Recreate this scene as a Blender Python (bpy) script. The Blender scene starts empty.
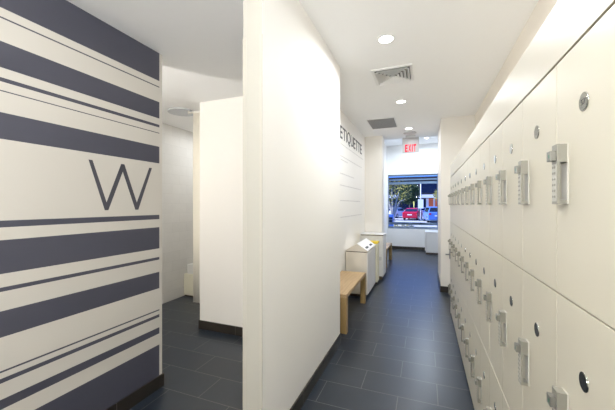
import bpy, bmesh, math, random
from mathutils import Vector, Matrix
random.seed(7)
S = bpy.context.scene
COL = S.collection
PI = math.pi
EYE = 1.475

# ------------------------------------------------------------------ camera
cd = bpy.data.cameras.new('camera'); cam = bpy.data.objects.new('camera', cd); COL.objects.link(cam)
cd.sensor_width = 36; cd.lens = 302 / 615 * 36; cd.clip_start = 0.02; cd.clip_end = 500
cam.location = (0, 0, EYE); cam.rotation_euler = (PI / 2, 0, math.atan(117.5 / 302))
S.camera = cam
S.view_settings.view_transform = 'Standard'; S.view_settings.look = 'None'
S.view_settings.gamma = 1; S.view_settings.use_curve_mapping = False
S.view_settings.exposure = 0.17
S.cycles.max_bounces = 14; S.cycles.diffuse_bounces = 8; S.cycles.transparent_max_bounces = 12
S.cycles.sample_clamp_indirect = 4

# ------------------------------------------------------------------ sky and sun
W = bpy.data.worlds.new('sky'); S.world = W; W.use_nodes = True
wn = W.node_tree; bg = wn.nodes['Background']
tc = wn.nodes.new('ShaderNodeTexCoord'); sx = wn.nodes.new('ShaderNodeSeparateXYZ')
rp = wn.nodes.new('ShaderNodeValToRGB')
rp.color_ramp.elements[0].position = 0.0; rp.color_ramp.elements[0].color = (0.13, 0.33, 1.0, 1)
rp.color_ramp.elements[1].position = 0.8; rp.color_ramp.elements[1].color = (0.06, 0.2, 0.9, 1)
wn.links.new(tc.outputs['Generated'], sx.inputs[0]); wn.links.new(sx.outputs['Z'], rp.inputs[0])
wn.links.new(rp.outputs[0], bg.inputs['Color']); bg.inputs['Strength'].default_value = 1.7
sd = bpy.data.lights.new('sun', 'SUN'); sd.energy = 9.5; sd.color = (0.95, 0.95, 1.0); sd.angle = 0.01
sun = bpy.data.objects.new('sun', sd); COL.objects.link(sun)
sun.rotation_euler = (math.radians(48), 0, math.radians(-78))

# ------------------------------------------------------------------ lamp strengths
LAMP = 19.0          # corridor downlights
FILL_GLOBE = 74.0         # unseen globes added overhead and behind the camera to brighten the ceiling
WARM = (1.0, 0.96, 0.90)
NEUT = (0.94, 0.97, 1.0)
COOL = (0.76, 0.87, 1.0)

# ------------------------------------------------------------------ materials
def mat(name, col, rough=0.6, metal=0.0, emit=None, estr=0.0, bump=0.0, bscale=200.0, spec=0.5, var=0.0, vscale=3.0):
    m = bpy.data.materials.new(name); m.use_nodes = True
    nt = m.node_tree; b = nt.nodes['Principled BSDF']
    b.inputs['Base Color'].default_value = (*col, 1); b.inputs['Roughness'].default_value = rough
    b.inputs['Metallic'].default_value = metal; b.inputs['Specular IOR Level'].default_value = spec
    if emit:
        b.inputs['Emission Color'].default_value = (*emit, 1); b.inputs['Emission Strength'].default_value = estr
    if bump or var:
        t = nt.nodes.new('ShaderNodeTexCoord')
    if var:
        n = nt.nodes.new('ShaderNodeTexNoise'); n.inputs['Scale'].default_value = vscale; n.inputs['Detail'].default_value = 4
        nt.links.new(t.outputs['Object'], n.inputs['Vector'])
        r = nt.nodes.new('ShaderNodeMapRange'); r.inputs['From Min'].default_value = .3; r.inputs['From Max'].default_value = .7
        r.inputs['To Min'].default_value = 1 - var; r.inputs['To Max'].default_value = 1 + var
        nt.links.new(n.outputs[0], r.inputs[0])
        h = nt.nodes.new('ShaderNodeVectorMath'); h.operation = 'SCALE'; h.inputs[0].default_value = col
        nt.links.new(r.outputs[0], h.inputs['Scale']); nt.links.new(h.outputs[0], b.inputs['Base Color'])
    if bump:
        n = nt.nodes.new('ShaderNodeTexNoise'); n.inputs['Scale'].default_value = bscale
        nt.links.new(t.outputs['Object'], n.inputs['Vector'])
        bp = nt.nodes.new('ShaderNodeBump'); bp.inputs['Strength'].default_value = bump; bp.inputs['Distance'].default_value = .002
        nt.links.new(n.outputs[0], bp.inputs['Height']); nt.links.new(bp.outputs[0], b.inputs['Normal'])
    return m

def math_node(nt, op, a, b=None):
    n = nt.nodes.new('ShaderNodeMath'); n.operation = op
    for i, v in enumerate((a, b)):
        if v is None: continue
        if isinstance(v, (int, float)): n.inputs[i].default_value = v
        else: nt.links.new(v, n.inputs[i])
    return n.outputs[0]

def tile_mat(name, col, grout, w, h, ox, oy, mortar, axes, rough, var=.12, offset=.5, bump=.25, patch=None):
    """tiles laid in world units; axes = which object axes run along and across the courses"""
    m = bpy.data.materials.new(name); m.use_nodes = True; nt = m.node_tree; b = nt.nodes['Principled BSDF']
    t = nt.nodes.new('ShaderNodeTexCoord'); s = nt.nodes.new('ShaderNodeSeparateXYZ'); nt.links.new(t.outputs['Object'], s.inputs[0])
    u = math_node(nt, 'SUBTRACT', s.outputs[axes[0]], ox); v = math_node(nt, 'SUBTRACT', s.outputs[axes[1]], oy)
    cmb = nt.nodes.new('ShaderNodeCombineXYZ'); nt.links.new(u, cmb.inputs[0]); nt.links.new(v, cmb.inputs[1])
    br = nt.nodes.new('ShaderNodeTexBrick'); nt.links.new(cmb.outputs[0], br.inputs['Vector'])
    br.offset = offset; br.offset_frequency = 2
    br.inputs['Scale'].default_value = 1; br.inputs['Brick Width'].default_value = w; br.inputs['Row Height'].default_value = h
    br.inputs['Mortar Size'].default_value = mortar; br.inputs['Mortar Smooth'].default_value = .1
    br.inputs['Color1'].default_value = (*[c * (1 - var) for c in col], 1)
    br.inputs['Color2'].default_value = (*[c * (1 + var) for c in col], 1)
    br.inputs['Mortar'].default_value = (*grout, 1)
    n = nt.nodes.new('ShaderNodeTexNoise'); n.inputs['Scale'].default_value = 9; n.inputs['Detail'].default_value = 8; n.inputs['Roughness'].default_value = .65
    nt.links.new(t.outputs['Object'], n.inputs['Vector'])
    r = nt.nodes.new('ShaderNodeMapRange'); r.inputs['From Min'].default_value = .3; r.inputs['From Max'].default_value = .7
    r.inputs['To Min'].default_value = 1 - var; r.inputs['To Max'].default_value = 1 + var
    nt.links.new(n.outputs[0], r.inputs[0])
    sc = nt.nodes.new('ShaderNodeVectorMath'); sc.operation = 'SCALE'
    nt.links.new(br.outputs['Color'], sc.inputs[0]); nt.links.new(r.outputs[0], sc.inputs['Scale'])
    nt.links.new(sc.outputs[0], b.inputs['Base Color']); b.inputs['Roughness'].default_value = rough
    hgt = math_node(nt, 'SUBTRACT', math_node(nt, 'MULTIPLY', n.outputs[0], .35), br.outputs['Fac'])
    bp = nt.nodes.new('ShaderNodeBump'); bp.inputs['Strength'].default_value = bump; bp.inputs['Distance'].default_value = .003
    nt.links.new(hgt, bp.inputs['Height']); nt.links.new(bp.outputs[0], b.inputs['Normal'])
    return m

def wood_mat(name, c1, c2, axis=1):
    m = bpy.data.materials.new(name); m.use_nodes = True; nt = m.node_tree; b = nt.nodes['Principled BSDF']
    t = nt.nodes.new('ShaderNodeTexCoord'); mp = nt.nodes.new('ShaderNodeMapping')
    sc = [60, 60, 60]; sc[axis] = 2.5; mp.inputs['Scale'].default_value = sc
    nt.links.new(t.outputs['Object'], mp.inputs[0])
    n = nt.nodes.new('ShaderNodeTexNoise'); n.inputs['Scale'].default_value = 1; n.inputs['Detail'].default_value = 6; n.inputs['Distortion'].default_value = .6
    nt.links.new(mp.outputs[0], n.inputs['Vector'])
    r = nt.nodes.new('ShaderNodeValToRGB'); r.color_ramp.elements[0].position = .35; r.color_ramp.elements[1].position = .65
    r.color_ramp.elements[0].color = (*c1, 1); r.color_ramp.elements[1].color = (*c2, 1)
    nt.links.new(n.outputs[0], r.inputs[0]); nt.links.new(r.outputs[0], b.inputs['Base Color'])
    b.inputs['Roughness'].default_value = .45
    return m

M = {}
M['wall'] = mat('wall_paint', (.88, .87, .85), .7, bump=.08)
M['wallwarm'] = mat('cream_wall_paint', (.80, .745, .655), .7, bump=.08)
M['ceil'] = mat('ceiling_paint', (.93, .93, .93), .8, bump=.05)
M['endshade'] = mat('shaded_end_wall_paint', (.47, .45, .39), .6)  # partition's own paint, darkened so its end face looks less lit
M['wallpale'] = mat('pale_cream_wall_paint', (.82, .79, .735), .7, bump=.08)
M['stripe_light'] = mat('cream_stripe_paint', (.58, .55, .495), .6, bump=.06)
M['stripe_dark'] = mat('charcoal_stripe_paint', (.050, .051, .071), .55, bump=.06)
M['slate'] = tile_mat('slate_floor_tile', (.012, .0175, .027), (.10, .102, .10), .57, .284, -.765 + .57 * 20 + .285 * 0, 2.42 -   .284 * 20, .0028, (0, 1), .32)
M['base'] = tile_mat('black_base_tile', (.020, .016, .012), (.10, .095, .085), .6, 5.0, -.33, -1.0, .0025, (1, 2), .35, offset=0)
M['basex'] = tile_mat('black_base_tile_cross', (.020, .016, .012), (.10, .095, .085), .6, 5.0, -.2, -1.0, .0025, (0, 2), .35, offset=0)
M['walltile'] = tile_mat('white_wall_tile', (.60, .59, .565), (.50, .49, .47), .30, .15, 0, 0, .0012, (1, 2), .5, var=.02, bump=.1)
M['locker'] = mat('cream_locker_laminate', (.585, .54, .43), .34, spec=.45, bump=.03, bscale=500)
M['lockerdark'] = mat('locker_carcass', (.42, .34, .22), .6)
M['fascia'] = mat('cream_fascia_laminate', (.53, .49, .40), .38)
M['lock'] = mat('silver_grey_lock', (.25, .24, .20), .36, metal=.25)
M['lockface'] = mat('pale_keypad', (.50, .48, .42), .45)
M['knob'] = mat('grey_lock_knob', (.22, .215, .19), .35, metal=.5)
M['green'] = mat('green_indicator', (.02, .16, .09), .3)
M['disc'] = mat('brushed_number_disc', (.52, .52, .48), .14, metal=1.0)
M['ink'] = mat('black_engraving', (.03, .03, .03), .5)
M['guard'] = mat('cream_corner_guard', (.50, .475, .41), .4)
M['white'] = mat('white_lacquer', (.80, .795, .77), .4)
M['whitemetal'] = mat('white_enamel_metal', (.84, .84, .83), .4)
M['grillgrey'] = mat('grey_grille_metal', (.42, .42, .42), .5, metal=.2)
M['ductdark'] = mat('dark_duct', (.10, .10, .10), .8)
M['ductgrey'] = mat('grey_duct', (.38, .38, .38), .8)
M['glow'] = mat('downlight_lens', (1, 1, 1), .4, emit=(1, .97, .92), estr=14)
M['glowwarm'] = mat('warm_lamp_lens', (1, 1, 1), .4, emit=(1, .85, .66), estr=4)
M['speaker'] = mat('grey_speaker_grille', (.55, .56, .57), .6)
M['shower'] = mat('blue_grey_ceiling_disc', (.58, .60, .63), .5)
M['exitpanel'] = mat('white_exit_panel', (.47, .465, .48), .35)
M['exitred'] = mat('red_exit_letters', (.55, .005, .02), .7, emit=(1, .0, .05), estr=.5)
M['grey'] = mat('light_grey_housing', (.60, .61, .62), .5)
M['wood'] = wood_mat('oak_top', (.38, .255, .13), (.50, .35, .19))
M['woodleg'] = wood_mat('oak_leg', (.28, .18, .07), (.37, .25, .10), 2)
M['cab'] = mat('cream_cabinet_laminate', (.76, .71, .62), .4)
M['cabwhite'] = mat('white_cabinet_laminate', (.76, .76, .76), .4)
M['edge'] = mat('dark_brown_edge', (.10, .075, .05), .5)
M['yellow'] = mat('yellow_label', (.85, .62, .02), .5)
M['paper'] = mat('white_carton', (.86, .85, .83), .5)
M['letter'] = mat('charcoal_lettering', (.055, .055, .068), .5)
M['textgrey'] = mat('grey_small_print', (.64, .63, .63), .6)
M['metal'] = mat('dull_steel', (.30, .30, .31), .35, metal=.8)
M['curtain'] = mat('cream_curtain_cloth', (.90, .86, .76), .8)
M['rod'] = mat('white_rod', (.8, .78, .72), .35)
M['box'] = mat('cream_plastic', (.80, .77, .62), .5)
M['boxtop'] = mat('white_plastic', (.78, .78, .74), .5)
M['winframe'] = mat('white_window_frame', (.85, .85, .87), .5)
M['winbar'] = mat('blue_grey_window_bar', (.17, .22, .30), .45, metal=.2)
M['asphalt'] = mat('asphalt', (.10, .105, .12), .9, bump=.4, bscale=20, var=.2)
M['walk'] = mat('concrete_pavement', (.36, .36, .36), .9, bump=.2, bscale=15, var=.1)
M['red'] = mat('red_car_paint', (.42, .004, .03), .3)
M['blue'] = mat('pale_blue_car_paint', (.09, .20, .55), .3)
M['silver'] = mat('silver_car_paint', (.58, .60, .64), .25)
M['darkcar'] = mat('dark_blue_car_paint', (.02, .03, .07), .25)
M['carglass'] = mat('car_glass', (.015, .02, .035), .08)
M['tyre'] = mat('tyre_rubber', (.015, .015, .015), .8)
M['rim'] = mat('alloy_rim', (.5, .5, .52), .3, metal=.8)
M['tail'] = mat('red_tail_lamp', (.5, .01, .01), .2)
M['lamp'] = mat('clear_head_lamp', (.8, .82, .85), .15)
M['plate'] = mat('licence_plate', (.8, .8, .78), .5)
M['bark'] = mat('pale_bark', (.42, .39, .36), .9, bump=.6, bscale=30, var=.3, vscale=10)
M['leaf'] = mat('green_leaves', (.03, .06, .012), .6, var=.4)
M['leafyellow'] = mat('yellow_green_leaves', (.30, .27, .05), .6, var=.4)
M['facade'] = mat('dark_brick_facade', (.02, .02, .03), .7)
M['facadeglass'] = mat('blue_office_glass', (.012, .02, .05), .2, spec=.2)
M['beam'] = mat('white_concrete_beam', (.72, .72, .74), .7)
M['orange'] = mat('orange_awning_cloth', (.75, .15, .04), .7)
M['postyellow'] = mat('yellow_post_paint', (.6, .55, .12), .6)

def glass_mat():
    m = bpy.data.materials.new('window_glass'); m.use_nodes = True; nt = m.node_tree; nt.nodes.clear()
    o = nt.nodes.new('ShaderNodeOutputMaterial'); mx = nt.nodes.new('ShaderNodeMixShader')
    a = nt.nodes.new('ShaderNodeBsdfTransparent'); b = nt.nodes.new('ShaderNodeBsdfGlossy'); b.inputs['Roughness'].default_value = .0
    a.inputs['Color'].default_value = (.95, .98, 1, 1)
    fr = nt.nodes.new('ShaderNodeFresnel'); fr.inputs['IOR'].default_value = 1.08
    nt.links.new(fr.outputs[0], mx.inputs[0]); nt.links.new(a.outputs[0], mx.inputs[1]); nt.links.new(b.outputs[0], mx.inputs[2])
    nt.links.new(mx.outputs[0], o.inputs[0]); return m
M['glass'] = glass_mat()

# ------------------------------------------------------------------ helpers
class MB:
    def __init__(s): s.bm = bmesh.new()
    def box(s, x0, x1, y0, y1, z0, z1, mi=0, bev=0.0):
        vs = [s.bm.verts.new((x, y, z)) for x in (x0, x1) for y in (y0, y1) for z in (z0, z1)]
        fs = []
        for q in ((0, 1, 3, 2), (4, 6, 7, 5), (0, 4, 5, 1), (2, 3, 7, 6), (0, 2, 6, 4), (1, 5, 7, 3)):
            f = s.bm.faces.new([vs[i] for i in q]); f.material_index = mi; fs.append(f)
        if bev:
            es = list({e for f in fs for e in f.edges})
            r = bmesh.ops.bevel(s.bm, geom=es, offset=bev, segments=2, affect='EDGES', profile=.7)
            for f in r['faces']: f.material_index = mi
        return s
    def quad(s, pts, mi=0):
        f = s.bm.faces.new([s.bm.verts.new(p) for p in pts]); f.material_index = mi; return s
    def prism(s, poly, a0, a1, axis=0, mi=0):
        """poly: 2d points in the two other axes, extruded along axis"""
        def P(p, a):
            l = [p[0], p[1]]; l.insert(axis, a); return tuple(l)
        A = [s.bm.verts.new(P(p, a0)) for p in poly]; B = [s.bm.verts.new(P(p, a1)) for p in poly]
        n = len(poly); fs = [s.bm.faces.new(A), s.bm.faces.new(B[::-1])]
        for i in range(n): fs.append(s.bm.faces.new((A[i], B[i], B[(i + 1) % n], A[(i + 1) % n])))
        for f in fs: f.material_index = mi
        return s
    def tube(s, pts, r, seg=12, mi=0, cap=True):
        pts = [Vector(p) for p in pts]; rs = r if isinstance(r, (list, tuple)) else [r] * len(pts); rings = []
        for i, p in enumerate(pts):
            d = (pts[min(i + 1, len(pts) - 1)] - pts[max(i - 1, 0)]).normalized()
            u = d.cross(Vector((0, 0, 1)))
            if u.length < 1e-3: u = d.cross(Vector((1, 0, 0)))
            u.normalize(); v = d.cross(u)
            rings.append([s.bm.verts.new(p + rs[i] * (math.cos(2 * PI * k / seg) * u + math.sin(2 * PI * k / seg) * v)) for k in range(seg)])
        for a, b in zip(rings, rings[1:]):
            for k in range(seg):
                f = s.bm.faces.new((a[k], a[(k + 1) % seg], b[(k + 1) % seg], b[k])); f.material_index = mi; f.smooth = True
        if cap:
            for rr in (rings[0], rings[-1]):
                f = s.bm.faces.new(rr); f.material_index = mi
        return s
    def ring(s, c, r0, r1, z0, z1, seg=32, mi=0):
        """flat annulus body lying in the xy plane"""
        L = []
        for r, z in ((r0, z0), (r1, z0), (r1, z1), (r0, z1)):
            L.append([s.bm.verts.new((c[0] + r * math.cos(2 * PI * k / seg), c[1] + r * math.sin(2 * PI * k / seg), z)) for k in range(seg)])
        for i in range(4):
            a, b = L[i], L[(i + 1) % 4]
            for k in range(seg):
                f = s.bm.faces.new((a[k], a[(k + 1) % seg], b[(k + 1) % seg], b[k])); f.material_index = mi; f.smooth = i in (1, 3)
        return s
    def build(s, name, mats, parent=None):
        bmesh.ops.recalc_face_normals(s.bm, faces=s.bm.faces)
        me = bpy.data.meshes.new(name); s.bm.to_mesh(me); s.bm.free()
        for m in (mats if isinstance(mats, (list, tuple)) else [mats]): me.materials.append(m)
        o = bpy.data.objects.new(name, me); COL.objects.link(o)
        if parent: o.parent = parent
        return o

def tag(o, label, cat, group=None):
    o['label'] = label; o['category'] = cat
    if group: o['group'] = group
    return o
def thing(name, label, cat, loc=(0, 0, 0), rz=0, group=None):
    o = bpy.data.objects.new(name, None); COL.objects.link(o); o.location = loc; o.rotation_euler = (0, 0, rz); o.empty_display_size = .1
    return tag(o, label, cat, group)
def struct(o, label=None):
    o['kind'] = 'structure'
    if label: o['label'] = label
    return o
def copy_tree(o, parent=None):
    c = o.copy(); COL.objects.link(c)
    if parent: c.parent = parent
    for ch in list(o.children): copy_tree(ch, c)
    return c
def text_obj(name, txt, size, thick, m, parent, fit=None, loc=(0, 0, 0), rot=(0, 0, 0), offset=0.0):
    cu = bpy.data.curves.new(name, 'FONT'); cu.body = txt; cu.size = size; cu.extrude = thick / 2; cu.align_x = 'LEFT'; cu.offset = offset
    t = bpy.data.objects.new('tmp', cu); COL.objects.link(t)
    bpy.context.view_layer.update()
    me = bpy.data.meshes.new_from_object(t.evaluated_get(bpy.context.evaluated_depsgraph_get()))
    COL.objects.unlink(t); bpy.data.objects.remove(t)
    xs = [v.co.x for v in me.vertices]; ys = [v.co.y for v in me.vertices]
    x0, x1, y0, y1 = min(xs), max(xs), min(ys), max(ys)
    if fit:
        for v in me.vertices:
            v.co.x = (v.co.x - x0) / (x1 - x0) * fit[0]; v.co.y = (v.co.y - y0) / (y1 - y0) * fit[1]
    me.materials.clear(); me.materials.append(m)
    me.transform(Matrix.LocRotScale(Vector(loc), __import__('mathutils').Euler(rot), None))
    o = bpy.data.objects.new(name, me); COL.objects.link(o)
    if parent: o.parent = parent
    return o
def downlight(x, y, z, power, label, col=NEUT, r=.062, lens='glow', group='recessed downlights in the corridor ceiling', visible=True):
    t = thing('recessed_downlight', label, 'ceiling light', (x, y, z), group=group)
    MB().ring((0, 0), r, r + .014, -.006, .002).build('trim_ring', M['whitemetal'], t)
    b = MB(); b.tube([(0, 0, -.001), (0, 0, .002)], r, 32); b.build('lens', M[lens], t)
    l = bpy.data.lights.new('downlight', 'AREA'); l.shape = 'DISK'; l.size = r * 1.9; l.energy = power; l.color = col
    lo = bpy.data.objects.new('downlight', l); COL.objects.link(lo); lo.parent = t; lo.location = (0, 0, -.012); l.spread = math.radians(168)
    return t
def bare_fill_light(x, y, z, power, col, size=.12):  # bare unseen fill lamp without a fixture; only shares the downlight name
    l = bpy.data.lights.new('downlight', 'AREA'); l.shape = 'DISK'; l.size = size; l.energy = power; l.color = col
    lo = bpy.data.objects.new('downlight', l); COL.objects.link(lo); lo.location = (x, y, z); return lo

# ------------------------------------------------------------------ the setting
XL, XP, XR, XW, XB = -.848, -.971, .323, -2.0, .764       # partition faces, locker face, striped wall, wall behind lockers
ZC, ZL, ZF = 2.95, 2.70, 3.46                              # corridor, left room and window-bay ceilings
YE, YW = 7.0, 10.5                                          # end of corridor ceiling, window wall
Y0 = -1.6

struct(MB().box(-4.2, 1.6, Y0 - .1, YW + .12, -.12, 0).build('floor', M['slate']), 'dark slate tile floor')
struct(MB().box(XP, 1.6, Y0, YE, ZC, ZC + .1).box(-1.4, XP, 3.02, YE, ZC, ZC + .1).build('ceiling', M['ceil']), 'white ceiling over the locker corridor')
struct(MB().box(-4.2, XP, Y0, 3.02, ZL, ZC + .1).box(-4.2, -2.51, 3.02, 5.6, ZL, ZC + .1).build('ceiling', M['ceil']), 'lower ceiling over the washroom side')
struct(MB().box(-1.4, 1.6, YE, YW + .12, ZF, ZF + .1).box(-1.4, 1.6, YE - .1, YE, ZC + .1, ZF).build('ceiling', M['ceil']), 'higher ceiling by the window')

# striped wall: the face is cut into its painted bands
S_E = 1.84
edges = [0.0, 0.432, .497, .561, .562]
def zy(py): return EYE + (205 - py) / 302 * (S_E * .93195 + 2.0 * .3626)
bands = [('d', zy(51), zy(81.2)), ('d', zy(87.8), zy(86.8)), ('d', zy(118.7), zy(102.2)), ('d', zy(127.5), zy(124.9)),
         ('d', zy(133.6), zy(132.9)), ('d', zy(163.5), zy(146.8)), ('d', zy(219.1), zy(214.8)), ('d', zy(248.3), zy(227.1)),
         ('d', zy(259.5), zy(256.8)), ('d', zy(288.1), zy(271.7)), ('d', zy(310.3), zy(309.1)), ('d', zy(316.9), zy(314)),
         ('d', zy(333.3), zy(327.1)), ('d', .05, zy(344.3))]
iv = sorted((min(a, b), max(a, b)) for _, a, b in bands)
w = MB(); z = 0.0
w.box(XW - .25, XW - .0005, Y0, 1.867, 0, ZL)
for a, b in iv:
    b = min(b, ZL)
    w.quad([(XW, Y0, z), (XW, S_E, z), (XW, S_E, a), (XW, Y0, a)], 0)
    w.quad([(XW, Y0, a), (XW, S_E, a), (XW, S_E, b), (XW, Y0, b)], 1); z = b
if z < ZL: w.quad([(XW, Y0, z), (XW, S_E, z), (XW, S_E, ZL), (XW, Y0, ZL)], 0)
w.quad([(XW, S_E, 0), (XW, 1.867, 0), (XW, 1.867, ZL), (XW, S_E, ZL)], 0)
struct(w.build('wall_left', [M['stripe_light'], M['stripe_dark']]), 'cream wall painted with horizontal charcoal stripes')
struct(MB().box(XW, XW + .011, Y0, 1.867, 0, .10).box(XW - .25, XW + .011, 1.867, 1.878, 0, .10).build('baseboard_left', M['base']))

# partition between the washroom side and the corridor
struct(MB().box(XP, XL, 1.48, 3.14, 0, ZC).box(XP + .001, XL - .001, 1.4785, 1.4799, 0, ZC, 1).build('wall_partition', [M['wall'], M['endshade']]), 'bright white partition wall')  # thin sheet on the end carries the darker shade tone
struct(MB().box(XL, XL + .011, 1.50, 3.14, 0, .10).box(XP, XL + .011, 3.14, 3.151, 0, .10).build('baseboard_partition', M['base']))
g = MB()
for x0, x1 in ((XP - .002, XP + .022), (XL - .016, XL + .002)): g.box(x0, x1, 1.477, 1.48, .10, 2.43, bev=.0008)
struct(g.build('trim_1', M['guard']), 'cream corner guards on the end of the partition')
# cross wall behind the opening, and the washroom beyond
struct(MB().box(-2.51, XP, 2.90, 3.02, 0, ZL).box(-2.51, XP, 2.90, 3.02, ZL, ZC).box(-1.336, XP, 3.02, 3.14, 0, ZC).build('wall_cross', M['wallpale']), 'cream wall seen through the opening')
struct(MB().box(-2.51, XP, 2.889, 2.90, 0, .10).box(-2.521, -2.51, 2.889, 3.02, 0, .10).build('baseboard_cross', M['basex']))
struct(MB().box(-3.77, -3.65, Y0, 5.6, 0, ZL).build('wall_tiled', M['walltile']), 'white tiled wall of the washroom')
struct(MB().box(-3.65, -1.4, 5.5, 5.6, 0, ZL).build('wall_washroom', M['walltile']))
struct(MB().box(-2.51, -2.41, 3.02, 5.5, 0, ZL).build('wall_stall', M['wallwarm']))
# corridor, left: recess wall, pilaster
struct(MB().box(-1.336, -1.216, 3.14, YW, 0, ZF).build('wall_recess', M['wall']), 'white recessed wall with lettering')
struct(MB().box(-1.216, -1.205, 3.151, 6.55, 0, .10).box(-1.216, -1.205, 6.93, YW, 0, .10).build('baseboard_recess', M['base']))
struct(MB().box(-1.216, XL, 6.55, 6.92, 0, ZC).build('wall_pilaster', M['wallpale']), 'cream pilaster between the two benches')
struct(MB().box(-1.205, XL + .011, 6.539, 6.55, 0, .10).box(XL, XL + .011, 6.55, 6.92, 0, .10).build('baseboard_pilaster', M['basex']))
# corridor, right
struct(MB().box(XB, XB + .1, Y0, 5.6, 0, ZC).build('wall_right', M['wallwarm']), 'cream wall behind the lockers')
struct(MB().box(.25, .9, 5.6, 6.75, 0, ZC).build('wall_end', M['wallpale']), 'cream wall stub at the far end of the lockers')
struct(MB().box(.239, .9, 5.589, 5.60, 0, .10).box(.239, .25, 5.60, 6.75, 0, .10).build('baseboard_end', M['basex']))
struct(MB().box(.9, 1.0, 5.6, YW, 0, ZF).build('wall_bay', M['wall']))
struct(MB().box(-4.2, 1.6, Y0 - .1, Y0, 0, ZC + .1).build('wall_back', M['wallwarm']))

# window wall
wx0, wx1, wz0, wz1 = -1.165, .39, .685, 2.49
w = MB(); w.box(-1.4, wx0, YW, YW + .12, 0, ZF); w.box(wx1, 1.6, YW, YW + .12, 0, ZF)
w.box(wx0, wx1, YW, YW + .12, 0, wz0); w.box(wx0, wx1, YW, YW + .12, wz1, ZF)
struct(w.build('wall_window', M['wall']), 'white wall around the street window')
struct(MB().box(-1.205, .0, YW - .011, YW, 0, .10).build('baseboard_window', M['basex']))
win = struct(MB().box(wx0, wx0 + .02, YW + .05, YW + .1, wz0, wz1).box(wx1 - .02, wx1, YW + .05, YW + .1, wz0, wz1)
             .box(wx0, wx1, YW + .05, YW + .1, wz1 - .055, wz1).box(wx0, wx1, YW + .03, YW + .1, wz0, wz0 + .075).build('window_1', M['winbar']), 'street window with horizontal bars')
MB().box(wx0 + .02, wx1 - .02, YW + .072, YW + .078, wz0 + .075, wz1 - .055).build('glass_pane', M['glass'], win)
for za, zb in ((2.17, 2.25), (2.295, 2.34)):
    MB().box(wx0 + .02, wx1 - .02, YW + .085, YW + .115, za, zb, bev=.003).build('upper_slat', M['winbar'], win)
for za, zb in ((.815, .90), (.955, .985)):
    MB().box(wx0 + .02, wx1 - .02, YW + .085, YW + .115, za, zb, bev=.003).build('lower_rail', M['winbar'], win)

# ------------------------------------------------------------------ lockers
PITCH, YS, NCOL = .297, .978, 13
rows = [(.036, .6385), (.6405, 1.2445), (1.2465, 1.844)]
lock_z = [.412, 1.018, 1.624]
disc_z = [.482, 1.09, 1.70]
def locker_column():
    t = thing('locker_column', 'x', 'locker', (XR, 0, 0), group='cream lockers along the corridor wall')
    c = MB(); p = PITCH
    c.box(.022, XB - XR - .004, 0, p, .034, 1.846, 0); c.build('carcass', M['lockerdark'], t)
    for i, (a, b) in enumerate(rows):
        d = MB().box(0, .021, .0013, p - .0013, a + .001, b - .001, bev=.0014).build('door', M['locker'], t)
        zt = lock_z[i]; y0, y1 = p - .072, p - .040
        l = MB()
        l.box(-.0035, 0, y0 - .001, y1 + .001, zt - .147, zt, 1, bev=.0008)            # back plate
        l.box(-.0235, -.0165, y0, y1, zt - .147, zt, 0, bev=.0012)                      # keypad bar
        l.box(-.0170, -.003, y0, y1, zt - .045, zt - .0005, 0, bev=.0012)               # head
        l.box(-.0170, -.003, y0 + .001, y1 - .001, zt - .1465, zt - .136, 0, bev=.001)  # foot
        l.box(-.0242, -.0232, y0 + .003, y1 - .003, zt - .140, zt - .048, 1)            # keypad face
        for r_ in range(6):
            for q in range(2):
                yy = y0 + .010 + q * .012; zz = zt - .056 - r_ * .0145
                l.tube([(-.0240, yy, zz), (-.0252, yy, zz)], .0032, 8, 0)
        l.box(-.036, -.0235, y0 + .004, y1 - .004, zt - .041, zt - .016, 2, bev=.002)   # knob
        l.box(-.0366, -.0358, y0 + .010, y1 - .018, zt - .033, zt - .025, 3)
        l.build('lock', [M['lock'], M['lockface'], M['knob'], M['green']], d)
        n = MB(); n.tube([(-.0022, p / 2, disc_z[i]), (.0005, p / 2, disc_z[i])], .0205, 28)
        n.tube([(-.0027, p / 2, disc_z[i]), (-.0020, p / 2, disc_z[i])], .0178, 28)
        n.build('number_disc', M['disc'], d)
    return t
ordn = ['column cut off by the right edge of the picture, nearest the camera', 'first column shown whole, with the largest lock',
        'third column from the camera', 'fourth column from the camera', 'fifth column from the camera', 'sixth column from the camera',
        'seventh column, the middle of the run', 'eighth column from the camera', 'sixth column from the far end', 'fifth column from the far end',
        'fourth column from the far end', 'third column from the far end', 'column next to last at the far end', 'last column beside the corridor end wall']
proto = locker_column()
cols = [proto] + [copy_tree(proto) for _ in range(NCOL - 1)]
words_ = [ordn[0], ordn[1], ordn[2], ordn[3], ordn[4], ordn[5], ordn[6], 'sixth column from the far end', 'fifth column from the far end',
          'fourth column from the far end', 'third column from the far end', 'next to last column at the far end', 'last column before the corridor end wall']
for i, c in enumerate(cols):
    c.location = (XR, YS - PITCH + i * PITCH, 0)
    c['label'] = 'cream locker with three stacked doors, ' + words_[i]
    ch = [d for d in c.children if d.name.startswith('door')]
    ch.sort(key=lambda d: d.name)
# engraved number on the nearest top disc
dd = [d for d in cols[0].children if d.name.startswith('door')]
top_door = max(dd, key=lambda d: max(v.co.z for v in d.data.vertices))
text_obj('number', '57', .018, .0006, M['ink'], top_door, fit=(.020, .012), loc=(-.0030, PITCH / 2 + .010, 1.70 - .0065), rot=(PI / 2, 0, -PI / 2))

ye = YS - PITCH + NCOL * PITCH
struct(MB().box(XR - .001, XB, YS - PITCH, ye, 1.849, 2.005, bev=.001).build('trim_2', M['fascia']), 'cream fascia above the locker doors')
struct(MB().box(XR + .012, XB, YS - PITCH, ye, 0, .034).build('trim_3', M['edge']), 'recessed plinth under the lockers')
struct(MB().box(XR, XB, ye, ye + .018, .0, 2.005, bev=.001).build('trim_4', M['fascia']), 'end panel of the locker run')

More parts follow.
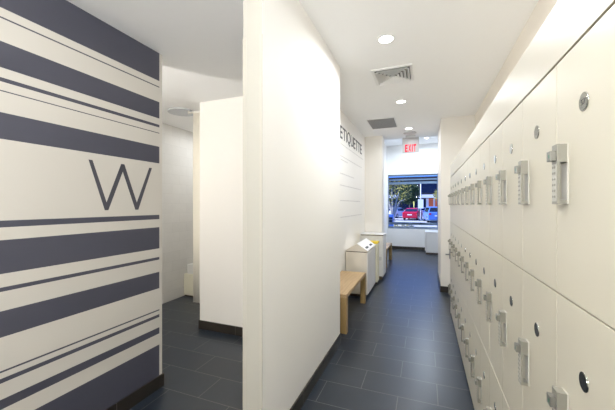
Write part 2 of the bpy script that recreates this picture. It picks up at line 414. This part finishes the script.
# lever handle on the far wall stub
t = thing('lever_handle', 'small grey lever handle at the far end of the lockers', 'door handle', (.395, 5.6, .65))
MB().box(-.016, .016, -.008, 0, -.08, .075, bev=.003).build('back_plate', M['metal'], t)
MB().tube([(0, -.006, 0), (0, -.045, 0)], .012).tube([(.005, -.042, 0), (-.075, -.046, -.002)], .011).build('lever', M['metal'], t)

# ------------------------------------------------------------------ ceiling fixtures
for x, y, lab in ((-.323, 2.754, 'round recessed downlight nearest the camera, in front of the air diffuser'),
                  (-.319, 4.494, 'round recessed downlight between the air diffuser and the grey grille'),
                  (-.294, 6.13, 'round recessed downlight just before the exit sign')):
    downlight(x, y, ZC, LAMP * (1.0 if y < 3 else .75 if y < 5 else .45), lab)
downlight(.048, 9.6, ZF, 46, 'small recessed downlight in the higher ceiling by the window', COOL, .055)
def globe(x, y, z, zc, power, col, r, label):  # globes out of view; all but the one behind the striped wall are added fill
    t = thing('unseen_globe_light', label, 'ceiling light', (x, y, z))
    st = power / (4 * PI * r * r * PI)
    m = mat('unseen_globe_glow', (1, 1, 1), .5, emit=col, estr=st)
    b = MB(); bmesh.ops.create_uvsphere(b.bm, u_segments=24, v_segments=14, radius=r)
    for f_ in b.bm.faces: f_.smooth = True
    b.build('globe', m, t)
    MB().tube([(0, 0, r * .96), (0, 0, zc - z - .012)], .008).tube([(0, 0, zc - z - .02), (0, 0, zc - z - .0005)], .05, 20).build('stem', M['whitemetal'], t)
globe(-.45, .45, 2.62, ZC, FILL_GLOBE * .36, NEUT, .10, 'unseen opal globe added as fill light over the near end of the lockers')  # added to whiten the near ceiling
globe(-.50, -.70, 2.00, ZC, FILL_GLOBE * 1.5, NEUT, .12, 'unseen opal globe added as fill light behind the camera')  # main fill, added to light ceiling and walls from behind
globe(-1.35, -.6, 2.40, ZL, 12, NEUT, .09, 'unseen opal globe added as fill light before the striped wall')  # small extra globe, added for even brightness
globe(-2.80, 1.13, 2.15, ZL, 62, WARM, .06, 'small opal globe lamp behind the striped wall')
bare_fill_light(-3.0, 4.2, ZL - .01, 12, NEUT)  # unseen lamp added to help even out the washroom brightness

# square four-way air diffuser
t = thing('air_diffuser', 'square white ceiling air diffuser with nested louvres', 'air vent', (-.337, 3.54, ZC))
h = .215
f = MB()
for k, (r0, r1, z0, z1) in enumerate(((h, h - .03, -.006, -.006),)):
    f.box(-h, h, -h, -h + .03, -.008, 0).box(-h, h, h - .03, h, -.008, 0).box(-h, -h + .03, -h + .03, h - .03, -.008, 0).box(h - .03, h, -h + .03, h - .03, -.008, 0)
f.build('frame', M['whitemetal'], t)
for k in range(5):
    a = h - .036 - k * .036; b = a - .030
    l = MB()
    for q in range(4):
        R = Matrix.Rotation(q * PI / 2, 3, 'Z')
        pts = [Vector((-a, -a, -.010)), Vector((a, -a, -.010)), Vector((b, -b, .022)), Vector((-b, -b, .022))]
        up = Vector((0, 0, .002))
        P = [l.bm.verts.new(R @ p) for p in pts]; Q = [l.bm.verts.new(R @ (p + up)) for p in pts]
        l.bm.faces.new(P); l.bm.faces.new(Q[::-1])
        for i in range(4): l.bm.faces.new((P[i], P[(i + 1) % 4], Q[(i + 1) % 4], Q[i]))
    l.build('louvre_ring', M['whitemetal'], t)
MB().box(-h + .02, h - .02, -h + .02, h - .02, -.0015, -.0005).build('duct_opening', M['ductdark'], t)
for o in t.children:
    if o.name.startswith('louvre'): o.location.z = -.024
    if o.name.startswith('frame'): o.scale.z = 1.6

# rectangular grey return grille
t = thing('return_grille', 'rectangular grey ceiling grille in a thin white frame', 'air vent', (-.715, 5.575, ZC))
hx, hy = .245, .345
MB().box(-hx, hx, -hy, -hy + .02, -.010, 0).box(-hx, hx, hy - .02, hy, -.010, 0).box(-hx, -hx + .02, -hy + .02, hy - .02, -.010, 0).box(hx - .02, hx, -hy + .02, hy - .02, -.010, 0).build('frame', M['whitemetal'], t)
g = MB()
n = 16
for i in range(n + 1):
    x = -hx + .02 + (2 * hx - .04) * i / n; g.box(x - .0035, x + .0035, -hy + .02, hy - .02, -.009, -.002)
n = 22
for i in range(n + 1):
    y = -hy + .02 + (2 * hy - .04) * i / n; g.box(-hx + .02, hx - .02, y - .0035, y + .0035, -.009, -.002)
g.build('grid', M['grillgrey'], t)
MB().box(-hx + .015, hx - .015, -hy + .015, hy - .015, -.0015, -.0003).build('duct_opening', M['ductgrey'], t)

tag(MB().ring((-.29, 6.5), .105, .125, ZC - .012, ZC - .0005).ring((-.29, 6.5), .002, .105, ZC - .008, ZC - .001).build('ceiling_speaker', M['speaker']),
    'flat round grey speaker in the ceiling behind the last downlight', 'speaker')
t = tag(MB().ring((-2.967, 3.08), .15, .165, ZL - .02, ZL - .0005).ring((-2.967, 3.08), .002, .15, ZL - .014, ZL - .001).build('round_ceiling_vent', M['shower']),
    'round blue-grey disc in the washroom ceiling beside the curtain rod', 'ceiling vent')

# exit sign
t = thing('exit_sign', 'hanging sign reading EXIT in red letters', 'exit sign', (-.285, 6.75, ZC))
MB().box(-.10, .10, -.035, .035, -.045, 0, bev=.004).build('canopy', M['grey'], t)
MB().box(-.165, .165, -.011, .011, -.37, -.045, bev=.002).build('panel', M['exitpanel'], t)
xx = -.112
for ch, wd in (('E', .055), ('X', .062), ('I', .020), ('T', .058)):
    text_obj('letter', ch, .2, .004, M['exitred'], t, fit=(wd, .160), loc=(xx, -.0125, -.352), rot=(PI / 2, 0, 0), offset=.009)
    xx += wd + .010

# ------------------------------------------------------------------ wall graphics
def bar(mb, p, q, wd, x0, x1):
    p = Vector(p); q = Vector(q); mb.prism([p, (p[0] + wd, p[1]), (q[0] + wd, q[1]), q], x0, x1, 0)
wl = MB()
# W: points in (y, z) on the striped wall
a, b1, m_, b2, e = (1.300, 1.765), (1.405, 1.440), (1.522, 1.765), (1.634, 1.440), (1.755, 1.765)
wd = .024
def stroke(p, q):
    wl.prism([(p[0] - wd / 2, p[1]), (p[0] + wd / 2, p[1]), (q[0] + wd / 2, q[1]), (q[0] - wd / 2, q[1])], XW + .0006, XW + .002, 0)
wl.prism([(a[0] - wd / 2, a[1]), (a[0] + wd / 2, a[1]), (b1[0], b1[1] + .052), (m_[0] - wd / 2, m_[1]), (m_[0] + wd / 2, m_[1]),
          (b2[0], b2[1] + .052), (e[0] - wd / 2, e[1]), (e[0] + wd / 2, e[1]), (b2[0] + wd / 2, b2[1]), (b2[0] - wd / 2, b2[1]),
          (m_[0], m_[1] - .052), (b1[0] + wd / 2, b1[1]), (b1[0] - wd / 2, b1[1])], XW + .0006, XW + .0022, 0)
tag(wl.build('wall_letter', M['letter']), 'large thin charcoal letter W on the striped wall', 'letter')

xw = -1.216
t = thing('wall_heading', 'tall thin dark word ETIQUETTE high on the recessed white wall', 'lettering', (xw, 4.49, 2.512))
y = 0.0
for ch, wd_ in zip('ETIQUETTE', (.155, .175, .03, .235, .175, .155, .175, .175, .155)):
    text_obj('letter', ch, .25, .003, M['letter'], t, fit=(wd_, .235 if ch == 'Q' else .195), loc=(.002, y, -.03 if ch == 'Q' else 0), rot=(PI / 2, 0, PI / 2), offset=.002)
    y += wd_ + .034
t = thing('wall_text', 'faint rows of small grey print below the word ETIQUETTE', 'lettering', (xw, 0, 0))
for z_, y0, y1 in ((2.43, 4.50, 6.35), (2.24, 4.45, 6.18), (2.185, 4.45, 5.0), (1.968, 4.45, 5.5), (1.785, 4.45, 6.15), (1.545, 4.45, 6.05), (1.283, 4.45, 6.2)):
    r = random.Random(int(z_ * 1000)); l = MB(); y = y0
    while y < y1:
        wd_ = r.uniform(.03, .11); l.box(.0005, .0015, y, min(y + wd_, y1), z_ - .007, z_ + .007); y += wd_ + .018
    l.build('text_line', M['textgrey'], t)

# ------------------------------------------------------------------ benches
def bench():
    t = thing('bench', 'x', 'bench', (0, 0, 0), group='oak benches along the left wall')
    MB().box(-.375, 0, 0, 1.22, .41, .45, bev=.002).build('seat', M['wood'], t)
    for x in (-.375, -.072):
        for y in (0, 1.148):
            MB().box(x, x + .072, y, y + .072, 0, .41, bev=.0015).build('leg', M['woodleg'], t)
    return t
b = bench(); b.location = (-.835, 3.37, 0); b['label'] = 'light oak bench nearest the camera, under the lettering'
b2_ = copy_tree(b); b2_.location = (-.835, 7.25, 0); b2_['label'] = 'light oak bench farther off, beyond the pilaster by the window'

# ------------------------------------------------------------------ cabinets on the left
t = thing('recycling_bin', 'low cream bin cabinet with a white peaked lid beside the near bench', 'bin', (-.863, 4.81, 0))
MB().box(-.341, 0, .004, .81, .045, .715, bev=.002).build('body', M['cab'], t)
MB().box(-.341, -.02, .03, .79, 0, .045).build('plinth', M['edge'], t)
MB().box(-.338, -.004, .004, .808, .715, .728).build('edge_strip', M['edge'], t)
l = MB(); l.prism([(-.342, .728), (.012, .728), (.012, .740), (-.155, .850), (-.342, .742)], .002, .815, 1); ld = l.build('lid', M['cab'], t)
l = MB(); l.prism([(.016, .7385), (.016, .7445), (-.155, .8565), (-.155, .8505)], .0, .82, 1); l.build('lid_flap', M['paper'], ld)
sl = (.8565 - .7445) / -.171
for y in (.10, .47):
    l = MB(); q = [(x_, .7445 + (x_ - .016) * sl) for x_ in (-.015, -.045)]
    l.prism([(q[0][0], q[0][1] - .002), (q[0][0], q[0][1] + .0015), (q[1][0], q[1][1] + .0015), (q[1][0], q[1][1] - .002)], y, y + .20, 1)
    l.build('slot', M['ink'], ld)
for y in (.01, .275, .545):
    MB().box(0, .016, y, y + .258, .05, .708, bev=.002).build('door', M['cabwhite'], t)

t = thing('slim_bin', 'slim cream bin with a yellow rim between the peaked bin and the tall cabinet', 'bin', (-.825, 5.69, 0))
MB().box(-.30, 0, 0, .24, .04, .75, bev=.004).build('body', M['box'], t)
MB().box(-.29, -.01, .02, .22, 0, .04).build('plinth', M['edge'], t)
MB().box(-.30, .004, -.003, .243, .752, .785, bev=.003).build('rim', M['yellow'], t)

t = thing('tall_cabinet', 'tall white cabinet with dark top edge against the pilaster', 'cabinet', (-.765, 6.06, 0))
MB().box(-.445, 0, .003, .47, .07, .87, bev=.002).build('body', M['cabwhite'], t)
MB().box(-.44, -.03, .03, .46, 0, .07).build('plinth', M['edge'], t)
MB().box(-.448, .004, -.003, .472, .872, .89, bev=.002).build('top_board', M['cabwhite'], t)
MB().box(-.445, .004, -.005, -.003, .868, .882).build('edge_strip', M['edge'], t)
for z_, xa in ((.42, -.06), (.30, -.15)):
    MB().box(xa - .03, xa + .03, -.008, .003, z_ - .035, z_ + .035, bev=.003).build('latch', M['grey'], t)

t = thing('white_low_unit', 'boxy white low unit under the right side of the window', 'cabinet', (.02, 9.72, 0))
MB().box(0, .87, 0, .76, .05, .655, bev=.003).build('body', M['cabwhite'], t)
MB().box(-.006, .87, -.006, .76, .657, .672, bev=.002).build('top_board', M['cabwhite'], t)
MB().box(.01, .87, .02, .76, 0, .05).build('plinth', M['edge'], t)
MB().box(.04, .84, -.006, 0, .08, .63, bev=.002).build('front_panel', M['whitemetal'], t)

# ------------------------------------------------------------------ washroom bits
t = thing('shower_curtain', 'narrow cream curtain hanging behind the edge of the cream wall', 'curtain', (-2.705, 3.06, 0))
b = MB(); n = 26; top = []; 
cols_ = []
for i in range(n + 1):
    x = -.045 + i / n * .12; yy = .03 * math.sin(i * 1.25)
    cols_.append([b.bm.verts.new((x, yy + .004 * math.sin(z_ * 3), z_)) for z_ in (.245, 1.0, 1.8, 2.64)])
for p, q in zip(cols_, cols_[1:]):
    for k in range(3):
        f = b.bm.faces.new((p[k], q[k], q[k + 1], p[k + 1])); f.smooth = True
cl = b.build('cloth', M['curtain'], t)
so = cl.modifiers.new('thick', 'SOLIDIFY'); so.thickness = .003
MB().tube([(-.13, 0, 2.655), (.10, 0, 2.655)], .012).tube([(-.12, 0, 2.655), (-.12, 0, 2.70)], .012).build('rod', M['rod'], t)

t = thing('stool_box', 'low cream box at the foot of the tiled wall beyond the curtain', 'box', (-3.645, 3.84, 0))
MB().box(0, .38, 0, .35, .02, .36, bev=.006).build('body', M['box'], t)
MB().box(.05, .38, .02, .33, .36, .515, bev=.01).build('top_block', M['boxtop'], t)
MB().box(.01, .37, .01, .34, 0, .02).build('plinth', M['edge'], t)

# ------------------------------------------------------------------ outside
G = -.30
struct(MB().box(-60, 60, YW + .12, 13.5, G - .2, G).build('ground', M['walk']), 'pale pavement outside the window')
struct(MB().box(-90, 90, 13.5, 23, G - .22, G - .02).build('ground', M['asphalt']), 'asphalt street outside')
struct(MB().box(-90, 90, 23, 110, G - .22, G - .02).build('ground', M['walk']), 'pale sunlit parking area outside')

def car(kind, label, paint, loc, rz, L, Wd, Ht, van=False):
    t = thing('parked_car', label, 'car', loc, rz, 'cars parked on the street')
    # side profile (x along car, z up); front at +x
    if van:
        prof = [(-.5, .22), (-.5, .62), (-.485, .66), (-.43, .97), (-.38, 1.0), (.08, 1.0), (.12, .98), (.27, .64), (.46, .57), (.5, .45), (.5, .2), (.45, .14), (-.46, .14)]
        bel = .64
    else:
        prof = [(-.5, .25), (-.5, .60), (-.48, .66), (-.33, .68), (-.20, .96), (-.12, 1.0), (.06, 1.0), (.12, .97), (.26, .66), (.45, .56), (.5, .42), (.5, .2), (.45, .14), (-.46, .14)]
        bel = .67
    b = MB(); n = len(prof); secs = []
    for y, sx_, sz in ((-.5, .97, 0), (-.47, 1, 1), (.47, 1, 1), (.5, .97, 0)):
        ring = []
        for px, pz in prof:
            yy = y
            if pz > bel: yy = y * (1 - .28 * (pz - bel) / (1 - bel))
            zz = pz if sz else min(pz, pz) - (.012 if pz > .5 else -.02)
            ring.append(b.bm.verts.new((px * L * sx_, yy * Wd, zz * Ht)))
        secs.append(ring)
    for s0, s1 in zip(secs, secs[1:]):
        for i in range(n): b.bm.faces.new((s0[i], s0[(i + 1) % n], s1[(i + 1) % n], s1[i]))
    b.bm.faces.new(secs[0]); b.bm.faces.new(secs[-1][::-1])
    b.build('body', M[paint], t)
    # glazing: rear, front, sides
    def gl(px0, z0, px1, z1, out):
        m = MB(); w0 = .43 * Wd; w1 = .36 * Wd
        m.quad([(px0 * L + out, -w0, z0 * Ht), (px0 * L + out, w0, z0 * Ht), (px1 * L + out, w1, z1 * Ht), (px1 * L + out, -w1, z1 * Ht)])
        o = m.build('window', M['carglass'], t); md = o.modifiers.new('t', 'SOLIDIFY'); md.thickness = .01; return o
    if van: gl(-.482, .69, -.437, .94, -.012); gl(.255, .68, .135, .95, .02)
    else: gl(-.320, .71, -.215, .93, -.02); gl(.25, .69, .135, .94, .02)
    for sy in (-1, 1):
        m = MB(); x0, x1 = (-.44, .21) if van else (-.27, .20)
        y0 = sy * (.5 * Wd * (1 - .28 * .08) + .002); y1 = sy * (.5 * Wd * (1 - .28 * .80) + .004)
        m.quad([(x0 * L, y0, (bel + .03) * Ht), (x1 * L, y0, (bel + .03) * Ht), ((x1 - .10) * L, y1, .94 * Ht), ((x0 + (.03 if van else .09)) * L, y1, .94 * Ht)])
        o = m.build('window', M['carglass'], t); md = o.modifiers.new('t', 'SOLIDIFY'); md.thickness = .01
        for fx in (-.31, .31):
            r = .215 * Ht if not van else .2 * Ht
            wb = MB(); wb.tube([(fx * L, sy * (.5 * Wd - .2), r), (fx * L, sy * (.5 * Wd + .01), r)], r, 24, 0)
            wb.tube([(fx * L, sy * (.5 * Wd), r), (fx * L, sy * (.5 * Wd + .02), r)], r * .62, 16, 1)
            wb.build('wheel', [M['tyre'], M['rim']], t)
        MB().box(-.503 * L, -.47 * L, *sorted((sy * .33 * Wd, sy * .47 * Wd)), .50 * Ht, .60 * Ht, bev=.02).build('tail_lamp', M['tail'], t)
        MB().box(.465 * L, .503 * L, *sorted((sy * .30 * Wd, sy * .46 * Wd)), .40 * Ht, .50 * Ht, bev=.02).build('head_lamp', M['lamp'], t)
        MB().box(.17 * L, .20 * L, *sorted((sy * .5 * Wd, sy * .58 * Wd)), (bel + .01) * Ht, (bel + .09) * Ht, bev=.02).build('side_mirror', M[paint], t)
    MB().box(-.507 * L, -.499 * L, -.26, .26, .40 * Ht, .48 * Ht).build('licence_plate', M['plate'], t)
    MB().box(-.512 * L, -.49 * L, -.47 * Wd, .47 * Wd, .2 * Ht, .3 * Ht, bev=.02).build('bumper', M[paint], t)
    return t
def at(px, d):   # street position seen through the window
    xc = (px - 307.5) / 302 * d; c_, s_ = .93195, .3626
    return (xc * c_ - d * s_, xc * s_ + d * c_)
x, y = at(413, 38); car('a', 'red car seen from behind, parked left of the white sign', 'red', (x, y, G - .02), math.radians(82), 4.3, 1.72, 1.42)
x, y = at(434.5, 31); car('b', 'pale blue tall car parked at the right side of the window', 'blue', (x, y + 1.5, G - .02), math.radians(97), 4.4, 1.8, 1.62, True)
x, y = at(396, 43); car('c', 'silver car parked at the left behind the tree', 'silver', (x, y, G - .02), math.radians(68), 4.3, 1.75, 1.42)
x, y = at(421.8, 46); car('d', 'far silver car between the red car and the blue car', 'silver', (x, y + 1, G - .02), math.radians(78), 4.3, 1.75, 1.42)

# white sign on a post
x, y = at(420.7, 26)
t = thing('street_sign', 'blank white street sign on a tall pale post', 'sign', (x, y, G))
MB().tube([(0, 0, 0), (0, 0, 3.6)], .04, 10).build('post', M['beam'], t)
MB().box(-.22, .22, -.07, -.045, 1.48, 2.27, bev=.004).build('sign_panel', M['whitemetal'], t)

def leaves(mb, c, r, n, rng, s=.13):
    for _ in range(n):
        while True:
            d = Vector((rng.uniform(-1, 1), rng.uniform(-1, 1), rng.uniform(-1, 1)))
            if d.length < 1: break
        p = Vector(c) + Vector((d.x * r[0], d.y * r[1], d.z * r[2]))
        u = Vector((rng.uniform(-1, 1), rng.uniform(-1, 1), rng.uniform(-1, 1))).normalized()
        v = u.cross(Vector((rng.uniform(-1, 1), rng.uniform(-1, 1), rng.uniform(-1, 1)))).normalized()
        q = s * rng.uniform(.6, 1.3)
        f = mb.bm.faces.new([mb.bm.verts.new(p + u * q), mb.bm.verts.new(p + v * q * .5), mb.bm.verts.new(p - u * q), mb.bm.verts.new(p - v * q * .5)])
        f.material_index = 0 if rng.random() < .6 else 1
rng = random.Random(3)
x, y = at(393, 22)
t = thing('street_tree', 'pale forked tree with sparse yellow-green leaves at the left of the window', 'tree', (x, y, G))
b = MB(); b.tube([(0, 0, 0), (.05, 0, .5), (0, 0, 1.0)], [.16, .13, .11], 10)
for dx, dy, hh in ((-.35, .1, 2.6), (-.05, -.1, 3.0), (.28, 0, 2.7), (.55, .2, 2.2)):
    b.tube([(0, 0, .9), (dx * .45, dy * .4, 1.5), (dx * .8, dy, 2.0), (dx * 1.5, dy, hh)], [.09, .07, .055, .025], 8)
b.build('trunk', M['bark'], t)
b = MB(); leaves(b, (.2, 0, 2.7), (1.15, .9, .95), 750, rng, .085); b.build('foliage', [M['leafyellow'], M['leaf']], t)
x, y = at(409, 47)
t = thing('street_tree', 'dark green tree in the middle of the window behind the red car', 'tree', (x, y, G))
b = MB(); b.tube([(0, 0, 0), (.1, 0, 2.2), (0, 0, 3.6)], [.18, .14, .08], 10); b.build('trunk', M['bark'], t)
b = MB(); leaves(b, (0, 0, 3.6), (1.75, 1.6, 1.75), 2600, rng, .16); b.build('foliage', [M['leaf'], M['leaf']], t)
x, y = at(438.5, 30)
t = thing('street_tree', 'pale leafy tree cut by the right edge of the window', 'tree', (x, y, G))
b = MB(); b.tube([(0, 0, 0), (0, 0, 3.0)], [.12, .08], 10); b.build('trunk', M['bark'], t)
b = MB(); leaves(b, (.1, 0, 2.7), (.6, .6, .75), 320, rng, .1); b.build('foliage', [M['leafyellow'], M['leafyellow']], t)
for i, (px, d, r_, lab) in enumerate(((396.5, 20, .20, 'leftmost low yellow-green shrub behind the window rails'), (403.3, 21, .2, 'middle low yellow-green shrub behind the window rails'), (410, 22, .2, 'rightmost low yellow-green shrub behind the window rails'))):
    x, y = at(px, d)
    t = thing('shrub', lab, 'shrub', (x, y, G), group='low shrubs outside the window')
    b = MB()
    for a_ in range(5): b.tube([(0, 0, 0), (r_ * .6 * math.cos(a_ * 1.26), r_ * .6 * math.sin(a_ * 1.26), .3)], [.012, .006], 6)
    b.build('stem', M['bark'], t)
    b = MB(); leaves(b, (0, 0, .27), (r_ * 1.5, r_, .24), 160, rng, .05); b.build('foliage', [M['leafyellow'], M['leafyellow']], t)

# building across the street
bx, by, bz = -14, 56, G
t = thing('office_building', 'dark office building with blue glass and a white beam across the street', 'building', (bx, by, bz))
MB().box(-20, 34, .6, 14, 0, 6.6).build('wall', M['facade'], t)
MB().box(-20, 34, -.9, .6, 3.0, 3.55, bev=.03).build('beam', M['beam'], t)
MB().box(-20, 34, -.2, .6, 6.3, 6.7, bev=.03).build('ledge', M['facade'], t)
for i in range(18):
    x0 = -20 + i * 3
    MB().box(x0 + .2, x0 + 2.8, .45, .62, 3.9, 5.9).build('window', M['facadeglass'], t)
    MB().box(x0 + .3, x0 + 2.7, .5, .62, .3, 2.8).build('shop_window', M['facadeglass'], t)
def bxat(px, d): return at(px, d)[0] - bx
for px in (430.5, 436.2):
    MB().box(bxat(px, 56) - .35, bxat(px, 56) + .35, -.3, .4, .9, 2.9, bev=.03).build('banner', M['orange'], t)
for px in (427.5, 433.3):
    MB().box(bxat(px, 56) - .25, bxat(px, 56) + .25, -.2, .5, .2, 2.9, bev=.03).build('column', M['beam'], t)
x, y = at(414, 45)
tag(MB().tube([(x, y, G), (x, y, G + 2.3)], .07, 12).build('yellow_post', M['postyellow']), 'short yellow post behind the red car', 'post')

x, y = at(390.6, 17)
t = thing('newspaper_box', 'blue upright street box at the lower left corner of the window', 'box', (x, y, G))
MB().box(-.16, .16, -.2, .2, .12, 1.25, bev=.02).build('body', M['blue'], t)
MB().box(-.12, .12, -.212, -.2, .7, 1.1, bev=.004).build('window', M['carglass'], t)
for sx_ in (-.13, .09): MB().box(sx_, sx_ + .04, -.16, .16, 0, .12).build('leg', M['metal'], t)
